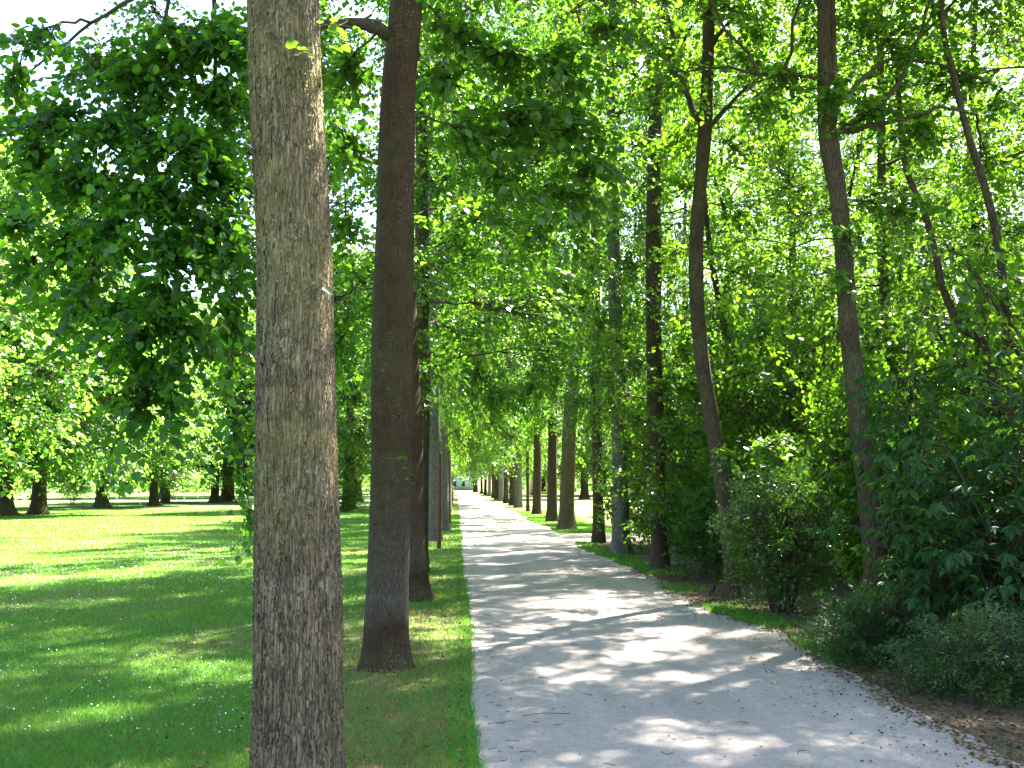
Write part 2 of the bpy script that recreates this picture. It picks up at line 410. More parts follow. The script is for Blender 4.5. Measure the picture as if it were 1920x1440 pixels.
def gravel_mat():
    m, nt, b, out = new_mat('fine_gravel')
    v = coords(nt, (1, 1, 1))
    c = mixc(nt, noise(nt, v, 0.9, 5, 0.6), (0.315, 0.27, 0.24), (0.405, 0.35, 0.315))
    g = ramp(nt, noise(nt, v, 110, 4, 0.85), [(0.3, (0.55,) * 3), (0.5, (1.0,) * 3), (0.78, (1.32,) * 3)])
    g2 = ramp(nt, noise(nt, v, 14, 6, 0.8), [(0.3, (0.78,) * 3), (0.5, (1.0,) * 3), (0.7, (1.12,) * 3)])
    for q in (g, g2):
        mul = nt.nodes.new('ShaderNodeMix'); mul.data_type = 'RGBA'; mul.blend_type = 'MULTIPLY'; mul.inputs[0].default_value = 1
        nt.links.new(c, mul.inputs[6]); nt.links.new(q.outputs[0], mul.inputs[7]); c = mul.outputs[2]
    trk = ramp(nt, noise(nt, coords(nt, (1.6, 0.12, 1)), 1.5, 4, 0.6), [(0.35, (0.88,) * 3), (0.65, (1.08,) * 3)])
    mul = nt.nodes.new('ShaderNodeMix'); mul.data_type = 'RGBA'; mul.blend_type = 'MULTIPLY'; mul.inputs[0].default_value = 1
    nt.links.new(c, mul.inputs[6]); nt.links.new(trk.outputs[0], mul.inputs[7]); c = mul.outputs[2]
    nt.links.new(c, b.inputs['Base Color'])
    b.inputs['Roughness'].default_value = 0.95; b.inputs['Specular IOR Level'].default_value = 0.15
    bp = N(nt, 'ShaderNodeBump'); bp.inputs['Distance'].default_value = 0.012
    nt.links.new(noise(nt, v, 60, 6, 0.8), bp.inputs['Height']); nt.links.new(bp.outputs[0], b.inputs['Normal'])
    return m
def soil_mat():
    m, nt, b, out = new_mat('leafy_soil')
    v = coords(nt, (1, 1, 1))
    c = mixc(nt, noise(nt, v, 9, 6, 0.75), (0.045, 0.032, 0.02), (0.17, 0.115, 0.065))
    g = ramp(nt, noise(nt, v, 0.8, 3), [(0.5, (0, 0, 0)), (0.65, (0.6,) * 3)])
    c = mixc(nt, g.outputs[0], c, (0.05, 0.085, 0.025))
    nt.links.new(c, b.inputs['Base Color']); b.inputs['Roughness'].default_value = 1
    bp = N(nt, 'ShaderNodeBump'); bp.inputs['Distance'].default_value = 0.03
    nt.links.new(noise(nt, v, 35, 5), bp.inputs['Height']); nt.links.new(bp.outputs[0], b.inputs['Normal'])
    return m
M['lawn'], M['gravel'], M['soil'] = ground_mat(), gravel_mat(), soil_mat()

def sheet(name, outline_l, outline_r, z, mat):
    mb = MB(); l = np.asarray(outline_l, float); r = np.asarray(outline_r, float)
    n = len(l); v = np.zeros((2 * n, 3)); v[:n, :2] = l; v[n:, :2] = r; v[:, 2] = z
    i = np.arange(n - 1)
    mb.add(v, np.stack([i, n + i, n + i + 1, i + 1], -1))
    o = mb.build(name, mat); o['kind'] = 'structure'; return o
def wav(y, seed, amp):
    rg = np.random.default_rng(seed); s = 0
    for k in range(6):
        f = 0.35 * 1.9 ** k; s = s + amp / (1 + 0.7 * k) * np.sin(f * y + rg.uniform(0, 6.28))
    return s
PATH_L, PATH_R = 0.15, 3.3
def left_edge(y): return PATH_L + wav(y, 1, 0.02)
def right_edge(y): return PATH_R + wav(y, 2, 0.09) + 0.30 * np.exp(-((y - 10.2) / 1.5) ** 2)

sheet('lawn', [(-400, -60), (-400, 700)], [(400, -60), (400, 700)], 0.0, M['lawn'])
ys = np.linspace(1.5, 27.2, 120)
sheet('woodland_floor', np.stack([right_edge(ys) - 0.25, ys], -1), np.stack([np.full(120, 34.0), ys], -1), 0.006, M['soil'])
ys = np.concatenate([np.linspace(1.0, 40, 520), np.linspace(40.5, 236, 200)])
sheet('path', np.stack([left_edge(ys), ys], -1), np.stack([right_edge(ys), ys], -1), 0.012, M['gravel'])
xs = np.linspace(2.9, 60, 120)
sheet('side_path', np.stack([xs, 27.9 + 0.15 * np.sin(xs) - 1.2 * np.exp(-(xs - 3) / 0.9) + 0.02 * np.maximum(xs - 3, 0) ** 1.4], -1),
      np.stack([xs, 31.2 + 0.15 * np.sin(xs * 1.3) + 1.5 * np.exp(-(xs - 3) / 0.9) + 0.02 * np.maximum(xs - 3, 0) ** 1.4], -1), 0.018, M['gravel'])
xs = np.linspace(-110, -6, 80)
sheet('lane', np.stack([xs, 92 + 0.0025 * (xs + 40) ** 2 + 1.2 * np.sin(xs / 9)], -1), np.stack([xs, 99 + 0.0025 * (xs + 40) ** 2 + 1.2 * np.sin(xs / 11)], -1), 0.012, M['gravel'])
xs = np.linspace(-40, 40, 30)
sheet('cross_path', np.stack([xs, 236 + 0 * xs], -1), np.stack([xs, 246 + 0 * xs], -1), 0.018, M['gravel'])

# ------------------------------------------------------------------ the near trees of the left row
def hero(name, label, line, rads, blobs, mat, leaf_material, seed, group=None, nseg=80, nside=24, flare=0.5, fh=0.28, limbs=(), sprigs=(), dens=1.25, **kw):
    """line: trunk axis; limbs: drawn branches (points, r0, r1); blobs: leaf clumps"""
    rg = np.random.default_rng(seed)
    base = np.array(line[0]); base[2] = 0
    t = thing(name, label, 'tree', tuple(base), group)
    line = [np.array(p) - base for p in line]
    line[0] = line[0] * np.array([1, 1, 0]) - np.array([0, 0, 0.03])
    mb, pts, rad = trunk_mb(line, rads, nseg, nside, flare, fh, seed)
    mb.build('trunk', mat, t, True)
    nodes = []
    for lp, r0, r1 in limbs:
        l = MB(); q = smooth_line([np.array(p) - base for p in lp], 22)
        q[1:-1] += rg.normal(0, 0.008, (20, 3))
        nodes.append(q[3:]); l.tube(q, np.linspace(r0, r1, 22), 9); l.build('branch', M['twig'], t, True)
    bl = [(np.array(c) - base, rr, n) for c, rr, n in blobs]
    bl = [(c, rr, int(n * dens)) for c, rr, n in bl]
    st = max(1, len(pts) // 60)
    lv, br = crown_mbs(bl, pts[::st], rg, nodes=nodes, **kw)
    br.build('branchwork', M['twig'], t, True)
    lv.build('crown', leaf_material, t)
    for p, d, n, s in sprigs:
        sp = MB()
        put_sprays(sp, rg, np.array([np.array(p) - base]), np.array([d], float), np.array([s]), n, 0.06, LEAF6, 0.3, 0.2, 0.2, 0.3)
        lv6 = sp.V[0].reshape(n, 6, 3)
        d_ = nrm(np.array(d, float)); p0 = np.array(p) - base
        stem = MB(); stem.tube([p0 - 0.02 * d_, p0 + 0.5 * s * d_ - [0, 0, 0.075 * s], p0 + s * d_ - [0, 0, 0.3 * s]], [0.003, 0.0024, 0.0014], 5)
        so_ = stem.build('sprig', M['twig'], t, True)
        for q in range(n):
            one = MB(); one.add(lv6[q], LEAF6[1]); one.build('leaf', M['linden'], so_)
    return t

def B(px, py, Y, rx, rz, n, ry=None):
    """clump of n sprays seen at a photo pixel, radii in photo pixels at that distance"""
    k = Y / FPX
    return (P(px, py, Y), (rx * k, (ry if ry else rx) * k, rz * k), n)

Y1 = 4.9
b1 = P(553, 1512, Y1)
top = P(531, 0, Y1)
line1 = [b1, P(556, 1440, Y1), P(558.5, 1300, Y1), P(559.5, 1160, Y1), P(557, 960, Y1), P(554, 700, Y1), P(552, 480, Y1), P(540, 240, Y1), top, top + [-0.1, 0, 2.5], top + [0.05, 0.1, 6], top + [0, 0, 10]]
px2m = lambda w, Y: 0.5 * w / FPX * Y * 1.0
rad1 = [px2m(160, Y1), px2m(157, Y1), px2m(153, Y1), px2m(154, Y1), px2m(150, Y1), px2m(146, Y1), px2m(141, Y1), px2m(136, Y1), px2m(133, Y1), 0.15, 0.09, 0.02]
# hanging boughs on its lawn side
hang = []
for px, py, Y, rx, rz, n in [
    (60, 60, 7.6, 90, 60, 16), (190, 110, 7.4, 110, 70, 34), (330, 80, 7.2, 110, 80, 52), (430, 60, 7.0, 90, 80, 46), (420, 170, 7.2, 80, 70, 44),
    (90, 210, 7.2, 90, 70, 30), (230, 230, 7.0, 100, 70, 46), (360, 260, 6.8, 100, 80, 52), (150, 320, 7.0, 90, 60, 34), (60, 300, 7.4, 70, 60, 20),
    (280, 350, 6.7, 90, 70, 42), (420, 330, 7.0, 70, 80, 40), (200, 420, 6.8, 70, 55, 24), (330, 450, 6.6, 70, 70, 36), (110, 440, 7.2, 70, 50, 16),
    (420, 470, 7.2, 60, 80, 28), (300, 540, 6.6, 60, 60, 28), (350, 600, 6.6, 45, 50, 16), (250, 610, 6.6, 55, 50, 20), (290, 680, 6.6, 60, 45, 22),
    (250, 740, 6.6, 40, 40, 12), (330, 740, 6.6, 35, 35, 8), (210, 560, 6.8, 50, 40, 12), (440, 590, 7.4, 40, 60, 14), (430, 700, 8.6, 45, 60, 12), (445, 800, 9.0, 35, 50, 8), (462, 900, 9.0, 20, 40, 5), (470, 975, 9.0, 18, 25, 5), (20, 400, 7.6, 60, 60, 16), (170, 500, 7.0, 60, 40, 12), (20, 160, 7.8, 70, 60, 12), (400, 400, 6.8, 70, 60, 34), (260, 150, 7.2, 100, 70, 34), (50, 500, 7.6, 60, 50, 12), (130, 560, 7.3, 50, 45, 12)]:
    hang.append(B(px, py, Y, rx * 0.72, rz * 0.72, int(n * 0.75)))
top1 = [((-0.85 + 3.2 * math.cos(a) * r, 5.0 + 3.0 * math.sin(a) * r, z), (0.9, 0.9, 0.6), 26) for a, r, z in
        [(k * 2.4, 0.35 + 0.65 * ((k * 7) % 10) / 10, 6.0 + 0.2 * k) for k in range(40)]]  # upper crown out of view, thickened to shade the lawn
hero('linden_tree', 'nearest left-row tree, thick furrowed grey-brown trunk patched with lichen and algae', line1, rad1, hang + top1, M['bark_rough'], M['linden_dark'], 11,
     'trees along the left edge of the path', nseg=760, nside=260, flare=0.16, fh=0.35, leaf=0.074, nl=17, tpl=LEAF6, L=(0.35, 0.75), hang=0.7, droop=0.5, jit=0.5, rise_ok=0.9, dens=1.5,
     limbs=[([P(534, -160, 4.95), P(450, -110, 6.2), P(330, -50, 7.4), P(180, 40, 8.0), P(50, 140, 8.4)], 0.034, 0.008), ([P(400, -85, 6.8), P(400, 200, 7.5), P(340, 420, 7.1), P(300, 560, 6.9), P(275, 700, 6.7)], 0.018, 0.006),
            ([P(330, -50, 7.4), P(260, 220, 7.6), P(180, 430, 7.3)], 0.016, 0.006)],
     sprigs=[(P(596, 48, 4.74), (0.9, -0.3, 0.1), 7, 0.20), (P(545, 88, 4.66), (0.5, -0.7, -0.3), 6, 0.13), (P(598, 530, 4.7), (0.2, -0.9, -0.2), 3, 0.07), (P(598, 86, 4.74), (0.9, -0.2, 0.2), 5, 0.16)])

Y2 = 8.9
line2 = [P(722, 1241, Y2), P(724, 1190, Y2), P(727, 1100, Y2), P(730, 1000, Y2), P(733, 860, Y2), P(736, 640, Y2), P(739, 480, Y2), P(743, 320, Y2), P(748, 160, Y2), P(760, 20, Y2), P(768, -160, Y2), P(770, -500, Y2) + [0, 0, 0], P(775, -1300, Y2)]
rad2 = [px2m(84, Y2), px2m(83, Y2), px2m(79, Y2), px2m(76, Y2), px2m(72, Y2), px2m(78, Y2), px2m(76, Y2), px2m(72, Y2), px2m(64, Y2), px2m(62, Y2), px2m(56, Y2), 0.1, 0.03]
b2 = []
for px, py, Y, rx, rz, n in [(640, 130, 9.5, 50, 60, 22), (640, 280, 10.5, 60, 70, 20), (650, 430, 11, 50, 60, 14), (560, 120, 8.4, 90, 60, 20), (860, 60, 9.3, 80, 55, 20), (960, 100, 9.5, 80, 60, 30), (1060, 110, 9.8, 80, 60, 32),
                             (990, 220, 9.6, 90, 60, 36), (900, 250, 9.4, 70, 60, 22), (1080, 240, 10, 70, 50, 24), (960, 340, 9.6, 60, 50, 16), (1060, 360, 10, 70, 50, 18), (1110, 320, 10.2, 50, 40, 12),
                             (1150, 50, 10.2, 70, 50, 18), (1000, 450, 10.4, 60, 50, 12), (1100, 460, 10.6, 50, 30, 8), (820, 160, 9.6, 50, 60, 12)]:
    b2.append(B(px, py, Y, rx * 0.8, rz * 0.8, int(n * 0.72)))
top2 = [((-0.55 + 3.3 * math.cos(a) * r, 8.9 + 3.0 * math.sin(a) * r, z), (0.9, 0.9, 0.6), 22) for a, r, z in
        [(k * 2.4 + 1, 0.3 + 0.7 * ((k * 7) % 10) / 10, 7.2 + 0.2 * k) for k in range(44)]]  # unseen overhead clumps, more of them added to throw shade on the lawn
hero('linden_tree', 'second left-row tree, smooth dark brown trunk, grey sleeve above its dark foot', line2, rad2, b2 + top2, M['bark_smooth'], M['linden'], 12,
     'trees along the left edge of the path', nseg=420, nside=140, flare=0.46, fh=0.15, leaf=0.1, nl=15, tpl=LEAF6, L=(0.45, 0.8), hang=0.5, rise_ok=0.8, dens=1.5,
     limbs=[([P(735, 70, Y2), P(705, 52, 8.75), P(660, 44, 8.5), P(600, 48, 8.3), P(500, 90, 7.9), P(440, 180, 7.6)], 0.07, 0.02)],
     sprigs=[(P(745, 860, 8.68), (0.4, -0.9, 0.2), 3, 0.1), (P(765, 880, 8.7), (0.2, -0.9, -0.6), 4, 0.14), (P(770, 10, 8.6), (0.2, -0.9, 0.2), 6, 0.25)])

Y3 = 14.0
l3 = [P(774, 1121, Y3), P(768, 1060, Y3), P(765, 1000, Y3), P(763, 850, Y3), P(756, 640, Y3), P(753, 480, Y3), P(750, 300, Y3), P(752, 0, Y3), P(756, -400, Y3)]
top3 = grow_blobs(np.random.default_rng(8), 18, 4.4, 3.8, 84, 30, (0.85, 0.85, 0.6), cx=-0.7, cy=14.0)
hero('linden_tree', 'third left-row tree, half hidden behind the second, dark foot flaring toward the path', l3, [px2m(w, Y3) for w in (66, 64, 62, 60, 56, 52, 46, 38, 10)], top3, M['bark_smooth'], M['linden'], 17,
     'trees along the left edge of the path', nseg=80, nside=28, flare=0.45, fh=0.22, leaf=0.1, nl=15, L=(0.45, 0.8), hang=0.5)

# ------------------------------------------------------------------ the two leaning trunks and forked trees on the right
YR1 = 11.0
lineR1 = [P(1648, 1176, YR1), P(1641, 1080, YR1), P(1632, 960, YR1), P(1618, 850, YR1), P(1603, 720, YR1), P(1590, 600, YR1), P(1582, 480, YR1), P(1572, 370, YR1), P(1555, 270, YR1), P(1547, 200, YR1), P(1546, 100, YR1), P(1545, 0, YR1), P(1550, -250, YR1), P(1540, -700, YR1)]
radR1 = [px2m(w, YR1) for w in (48, 40, 41, 39, 37, 35, 33, 34, 40, 30, 27, 25, 18, 6)]
bR1 = [B(px, py, Y, rx * .85, rz * .85, n) for px, py, Y, rx, rz, n in [
    (1470, 140, 11, 90, 40, 16), (1560, 170, 10.6, 70, 40, 16), (1640, 210, 10.8, 80, 40, 18), (1720, 250, 11, 80, 40, 18), (1800, 150, 11.3, 80, 40, 16), (1840, 300, 11.5, 70, 50, 14),
    (1690, 110, 11, 80, 40, 12), (1620, 50, 11.5, 70, 40, 10), (1750, 30, 11.5, 60, 40, 7), (1640, 380, 11, 60, 50, 10), (1700, 400, 10.8, 60, 50, 14), (1590, 440, 10.7, 30, 40, 6), (1570, 540, 10.8, 30, 40, 6), (1860, 200, 11.5, 60, 40, 8), (1440, 200, 11, 60, 30, 8)]]
bR1 += [((4.4 + 2.6 * math.cos(k * 2.4) * (0.3 + 0.7 * ((k * 7) % 10) / 10), 11.2 + 2.6 * math.sin(k * 2.4), 7.0 + 0.25 * k), (0.8, 0.8, 0.5), 24) for k in range(26)]
bR1 += [((3.7 + 3.2 * ((k * 7) % 16) / 16, 9.2 + 3.0 * ((k * 5) % 16) / 16, 7.2 + 0.2 * k), (0.8, 0.8, 0.45), 26) for k in range(16)]  # extra clumps out of view, added to shade the near path
hero('maple_tree', 'nearest leaning trunk right of the path, forked high up, foot behind dark shrubs', lineR1, radR1, bR1, M['bark'], M['wood_leaf'], 13, 'trees along the right edge of the path', nseg=110, nside=28, flare=0.25, fh=0.15,
     leaf=0.085, nl=16, tpl=LEAF6, L=(0.4, 0.75), hang=0.3, droop=0.2, rise=0.25,
     limbs=[([P(1556, 265, YR1), P(1563, 200, YR1), P(1562, 120, YR1), P(1561, 0, YR1), P(1566, -200, YR1)], 0.05, 0.03),
            ([P(1570, 248, 10.95), P(1610, 222, 10.9), P(1660, 185, 10.8), P(1700, 130, 10.8), P(1745, 0, 10.8)], 0.045, 0.018),
            ([P(1572, 252, 10.95), P(1640, 236, 10.8), P(1700, 222, 10.7), P(1760, 203, 10.6), P(1830, 215, 10.6)], 0.035, 0.012),
            ([P(1545, 150, 11), P(1500, 142, 10.9), P(1440, 140, 10.9), P(1405, 165, 10.9)], 0.025, 0.008),
            ([P(1600, 165, 10.9), P(1650, 122, 10.9), P(1700, 110, 10.9), P(1790, 130, 10.9), P(1880, 165, 10.9)], 0.03, 0.01)])

YR2 = 14.0
lineR2 = [P(1374, 1124, YR2), P(1369, 1050, YR2), P(1360, 960, YR2), P(1350, 880, YR2), P(1333, 780, YR2), P(1318, 690, YR2), P(1309, 600, YR2), P(1305, 500, YR2), P(1307, 420, YR2), P(1314, 340, YR2), P(1322, 240, YR2), P(1326, 150, YR2), P(1330, 0, YR2), P(1335, -300, YR2), P(1345, -700, YR2)]
radR2 = [px2m(w, YR2) for w in (30, 26, 27, 29, 30, 29, 28, 28, 27, 25, 29, 24, 23, 17, 5)]
bR2 = [B(px, py, Y, rx * .85, rz * .85, n) for px, py, Y, rx, rz, n in [
    (1400, 130, 14, 60, 40, 16), (1250, 90, 14, 60, 50, 14), (1290, 250, 14.4, 50, 40, 10), (1380, 280, 14.4, 60, 40, 14), (1440, 220, 14, 60, 40, 12), (1420, 60, 14, 60, 50, 12), (1270, 350, 14, 40, 40, 8), (1390, 400, 14.4, 60, 50, 12),
    (1350, 480, 14.5, 40, 40, 8), (1260, 480, 14.5, 40, 50, 8), (1410, 520, 14.2, 60, 40, 12), (1440, 620, 14, 60, 35, 12), (1400, 700, 13.8, 50, 30, 10), (1360, 850, 13.5, 30, 20, 5), (1280, 620, 14.6, 40, 50, 8), (1440, 830, 13.6, 60, 18, 12), (1430, 890, 13.4, 60, 15, 10)]]
bR2 += [((3.9 + 2.4 * math.cos(k * 2.4 + 2) * (0.3 + 0.7 * ((k * 7) % 10) / 10), 14.2 + 2.4 * math.sin(k * 2.4 + 2), 7.5 + 0.3 * k), (0.8, 0.8, 0.55), 24) for k in range(28)]
hero('maple_tree', 'second leaning trunk right of the path, rising behind the fine-leaved bush', lineR2, radR2, bR2, M['bark'], M['wood_leaf'], 14, 'trees along the right edge of the path', nseg=110, nside=24, flare=0.4, fh=0.14,
     leaf=0.09, nl=16, tpl=LEAF6, L=(0.4, 0.75), hang=0.3, droop=0.2, rise=0.25,
     limbs=[([P(1318, 238, YR2), P(1300, 205, YR2), P(1280, 155, YR2), P(1264, 100, YR2), P(1258, 50, YR2), P(1235, -20, YR2)], 0.05, 0.025),
            ([P(1330, 240, YR2), P(1352, 212, YR2), P(1378, 186, YR2), P(1405, 160, YR2), P(1450, 150, YR2)], 0.045, 0.014),
            ([P(1328, 95, YR2), P(1360, 50, YR2), P(1390, 20, YR2), P(1420, -20, YR2)], 0.035, 0.014)])

YR3 = 18.8
lineR3 = [P(1238, 1066, YR3), P(1236, 1000, YR3), P(1232, 900, YR3), P(1229, 780, YR3), P(1226, 640, YR3), P(1225, 480, YR3), P(1226, 320, YR3), P(1229, 200, YR3), P(1230, 140, YR3), P(1240, 80, YR3), P(1248, -20, YR3), P(1255, -300, YR3)]
radR3 = [px2m(w, YR3) for w in (36, 30, 30, 31, 31, 30, 27, 26, 28, 18, 16, 8)]
bR3 = [B(px, py, Y, rx * .85, rz * .85, n) for px, py, Y, rx, rz, n in [
    (1150, 120, 18, 60, 40, 18), (1200, 60, 18, 60, 40, 16), (1280, 120, 18.6, 50, 40, 12), (1180, 260, 18, 50, 40, 12), (1260, 280, 18.5, 45, 40, 10), (1190, 420, 18.5, 45, 40, 10), (1270, 420, 18.5, 45, 40, 10),
    (1210, 560, 18, 45, 40, 12), (1260, 600, 18, 45, 40, 12), (1190, 680, 18, 45, 40, 12), (1250, 720, 17.6, 50, 40, 16), (1200, 780, 17.8, 45, 40, 14), (1270, 800, 17.4, 50, 40, 16), (1220, 860, 17.6, 40, 35, 12), (1290, 880, 17.2, 45, 35, 14), (1265, 950, 17.2, 40, 30, 12), (1170, 840, 18.5, 35, 35, 8)]]
bR3 += [B(px, py, Y, rx * .85, rz * .85, n) for px, py, Y, rx, rz, n in [
    (1112, 790, 20.6, 32, 40, 10), (1128, 880, 21, 30, 40, 10), (1136, 955, 20.8, 26, 26, 8), (1108, 700, 21, 36, 40, 10), (1150, 640, 19, 45, 40, 14), (1145, 740, 19, 40, 40, 14), (1160, 900, 19.5, 35, 35, 10), (1230, 930, 17.4, 40, 30, 12), (1310, 720, 17.6, 45, 45, 16), (1320, 820, 17, 40, 40, 16), (1330, 930, 16.8, 40, 35, 14), (1290, 1000, 16.8, 40, 28, 12), (1300, 620, 18, 45, 45, 14), (1200, 980, 18.4, 30, 22, 8)]]
bR3 += [((3.8 + 2.4 * math.cos(k * 2.4 + 3) * (0.3 + 0.7 * ((k * 7) % 10) / 10), 18.8 + 2.4 * math.sin(k * 2.4 + 3), 9 + 0.55 * k), (0.9, 0.9, 0.6), 20) for k in range(14)]
hero('maple_tree', 'upright dark trunk right of the path, splitting into a fan of limbs high up', lineR3, radR3, bR3, M['bark'], M['wood_leaf'], 15, 'trees along the right edge of the path', nseg=90, nside=20, flare=0.3, fh=0.2,
     leaf=0.1, nl=15, tpl=LEAF4, L=(0.4, 0.75), hang=0.35, droop=0.25, rise=0.25,
     limbs=[([P(1228, 160, YR3), P(1214, 100, YR3), P(1195, 40, YR3), P(1180, -20, YR3)], 0.09, 0.05),
            ([P(1226, 180, YR3), P(1190, 140, YR3), P(1140, 110, YR3), P(1095, 60, YR3), P(1080, 20, YR3)], 0.05, 0.02),
            ([P(1230, 150, YR3), P(1225, 80, YR3), P(1205, 20, YR3), P(1190, -60, YR3)], 0.06, 0.04)])

# ------------------------------------------------------------------ generic trees, each kind built once then copied
def make_tree(name, label, seed, H, base, Rc, n, per, r0, barkm, leafm, leaf, nl, clump, curve=0.15, group=None, flare=0.45, tpl=LEAF4, Hx=None, low=0.75, top_taper=0.55, part_crown='crown', nside=14, **kw):
    rg = np.random.default_rng(seed)
    t = thing(name, label, 'tree', (0, 0, 0), group)
    Ht = Hx or H * 0.93
    zs = np.linspace(0, Ht, 7); off = np.cumsum(rg.normal(0, curve, (7, 2)), 0); off -= off[0]; off[1] *= 0.4
    line = [np.array([off[i, 0], off[i, 1], zs[i] - (0.03 if i == 0 else 0)]) for i in range(7)]
    rads = r0 * np.array([1.1, 0.95, 0.85, 0.7, 0.5, 0.3, 0.08])
    mb, pts, rad = trunk_mb(line, rads, 46, nside, flare, 0.28, seed)
    mb.build('trunk', barkm, t, True)
    bl = grow_blobs(rg, H, base, Rc, n, per, clump, low=low, top_taper=top_taper)
    lv, br = crown_mbs(bl, pts, rg, leaf=leaf, nl=nl, tpl=tpl, **kw)
    br.build('branchwork', M['twig'], t, True)
    lv.build(part_crown, leafm, t)
    return t

alley = [make_tree('linden_tree', 'x', 100 + k, 19, 2.9 + 0.4 * k, 4.3, 92, 42, 0.21, M['bark'], [M['linden'], M['wood_leaf'], M['linden_dark']][k], 0.125, 15, (0.85, 0.85, 0.6), 0.10, hang=0.45) for k in range(3)]
used = [False] * 3
def alley_tree(k, x, y, rz, s, label, group, sz=None):
    if not used[k]:
        used[k] = True; r = alley[k]; r.location = (x, y, 0); r.rotation_euler = (0, 0, rz); r.scale = (s, s, sz or 1.0); r['label'] = label; r['group'] = group
        return r
    return dup(alley[k], (x, y, 0), rz, (s, s, sz or 1.0), label, group)

GL, GR = 'trees along the left edge of the path', 'trees along the right edge of the path'
far_l = 'distant tree in the left row, its trunk overlapping those of its neighbours'
far_r = 'distant tree in the right row, its trunk overlapping those of its neighbours'
rowL = [(18.3, -0.70, 0.8, 2, 'fourth tree of the left row, a dark strip of trunk right of the third'),
        (28.5, -0.62, 0.85, 1, 'pale grey trunk in the left row just beyond the brown wooden post'),
        (34.5, -0.47, 0.95, 1, 'left-row tree with sunlit roots showing right behind the brown wooden post'),
        (42.0, -0.48, 0.9, 0, far_l), (50, -0.5, 0.9, 2, far_l), (58, -0.5, 1.0, 1, far_l), (67, -0.55, 1.0, 0, far_l), (77, -0.55, 1, 2, far_l), (88, -0.6, 1, 1, far_l),
        (100, -0.6, 1, 0, far_l), (114, -0.6, 1, 2, far_l), (130, -0.6, 1, 1, far_l), (150, -0.7, 1, 0, far_l), (172, -0.7, 1, 2, far_l)]
for i, (y, x, s, k, lab) in enumerate(rowL):
    o = alley_tree(k, x, y, 1.3 * i + 0.4, s, lab, GL, 0.95 + 0.1 * ((i * 3) % 4) / 3)
    if 28 < y < 36:
        for c in o.children:
            if y < 30 and not c.name.startswith('trunk'): c.scale = (0.5, 0.5, 1.0)      # crown shape narrowed to let sun through to a lawn strip
            if c.name.startswith('trunk'): c.material_slots[0].link = 'OBJECT'; c.material_slots[0].material = M['bark_grey']
rowR = [(23.0, 3.82, 0.9, 1, 'thick dark trunk at the corner of the side path, right of its slimmer neighbour'),
        (27.0, 3.88, 0.7, 2, 'slim dark trunk at the mouth of the side path with roots spreading right'),
        (42.0, 4.05, 0.95, 0, 'ivy-green dark trunk just behind the olive one in the right row'),
        (52.0, 4.2, 1.0, 2, 'dark straight trunk in the right row between the ivy-green trunk and a thin one'),
        (57.0, 4.1, 0.45, 0, 'thin young tree in the right row, far slimmer than the trunks either side'),
        (68.0, 4.25, 1.15, 1, 'broad dark trunk in the right row directly left of the thin young tree'),
        (76, 4.3, 1.1, 0, far_r), (84, 4.2, 1.0, 2, far_r), (94, 4.2, 1.0, 1, far_r), (104, 4.2, 1.0, 0, far_r), (115, 4.3, 1.0, 2, far_r), (130, 4.3, 1.0, 1, far_r), (148, 4.3, 1, 0, far_r), (170, 4.3, 1, 2, far_r)]
for i, (y, x, s, k, lab) in enumerate(rowR):
    alley_tree(k, x, y, 2.1 * i + 1.0, s, lab, GR, (1.05 if y < 30 else 1.25) + 0.1 * ((i * 3) % 4) / 3)
# the olive trunk, curving to the right high up
YR6 = 35.0
l6 = [P(1063, 992, YR6), P(1063, 950, YR6), P(1065, 880, YR6), P(1068, 800, YR6), P(1073, 720, YR6), P(1087, 620, YR6), P(1097, 520, YR6), P(1100, 400, YR6), P(1105, 150, YR6)]
b6 = grow_blobs(np.random.default_rng(5), 17, 4.2, 3.4, 44, 22, (0.85, 0.85, 0.5), cx=l6[0][0] + 0.2, cy=35.0)
hero('linden_tree', 'olive-brown sunlit trunk in the right row at the far corner of the side path', l6, [px2m(w, YR6) for w in (34, 28, 27, 26, 24, 22, 19, 14, 5)], b6, M['bark_olive'], M['linden'], 16, GR, nseg=60, nside=18, flare=0.4, fh=0.3, leaf=0.11, nl=15, L=(0.45, 0.8))
# big dark trunk closing the vista
dup(alley[0], (3.9, 205, 0), 0.7, (2.2, 2.2, 1.0), 'dark stout trunk standing at the far end of the path on its right', GR)

# right-hand wood: slender trees behind the shrubs
GW = 'slender trees in the wood on the right'
def wood_hero(label, pxs, Y, w, seed, tall):
    line = [P(x, y, Y) for x, y in pxs]
    b0 = line[0].copy(); b0[2] = 0; line = [b0] + line
    bl = grow_blobs(np.random.default_rng(seed), tall, 8.5 if Y < 15 else 4.5, 2.6, 26, 16, (0.7, 0.7, 0.4), cx=line[-1][0], cy=Y)
    rr = np.linspace(w * 1.1, w * 0.6, len(line))
    return hero('woodland_tree', label, line, [px2m(q, Y) for q in rr], bl, M['bark'], M['wood_leaf'], seed, GW, nseg=60, nside=14, flare=0.3, fh=0.2, leaf=0.095, nl=15, L=(0.4, 0.7), hang=0.3, droop=0.2)
wood_hero('slim dark trunk leaning left in an S curve behind the big dark shrub', [(1862, 700), (1800, 610), (1768, 540), (1755, 480), (1735, 405), (1700, 320), (1690, 250), (1680, 100)], 11.6, 16, 31, 13)
wood_hero('tall slim trunk near the right edge, rising into the bright sky gap', [(1898, 760), (1888, 620), (1872, 460), (1842, 335), (1816, 255), (1790, 150), (1770, 60), (1762, -60)], 10.9, 17, 32, 12)
wood_hero('short stretch of brown trunk seen between the two leaning trunks deep in the wood', [(1716, 690), (1705, 620), (1690, 560), (1680, 450), (1670, 300)], 20.0, 15, 33, 13)

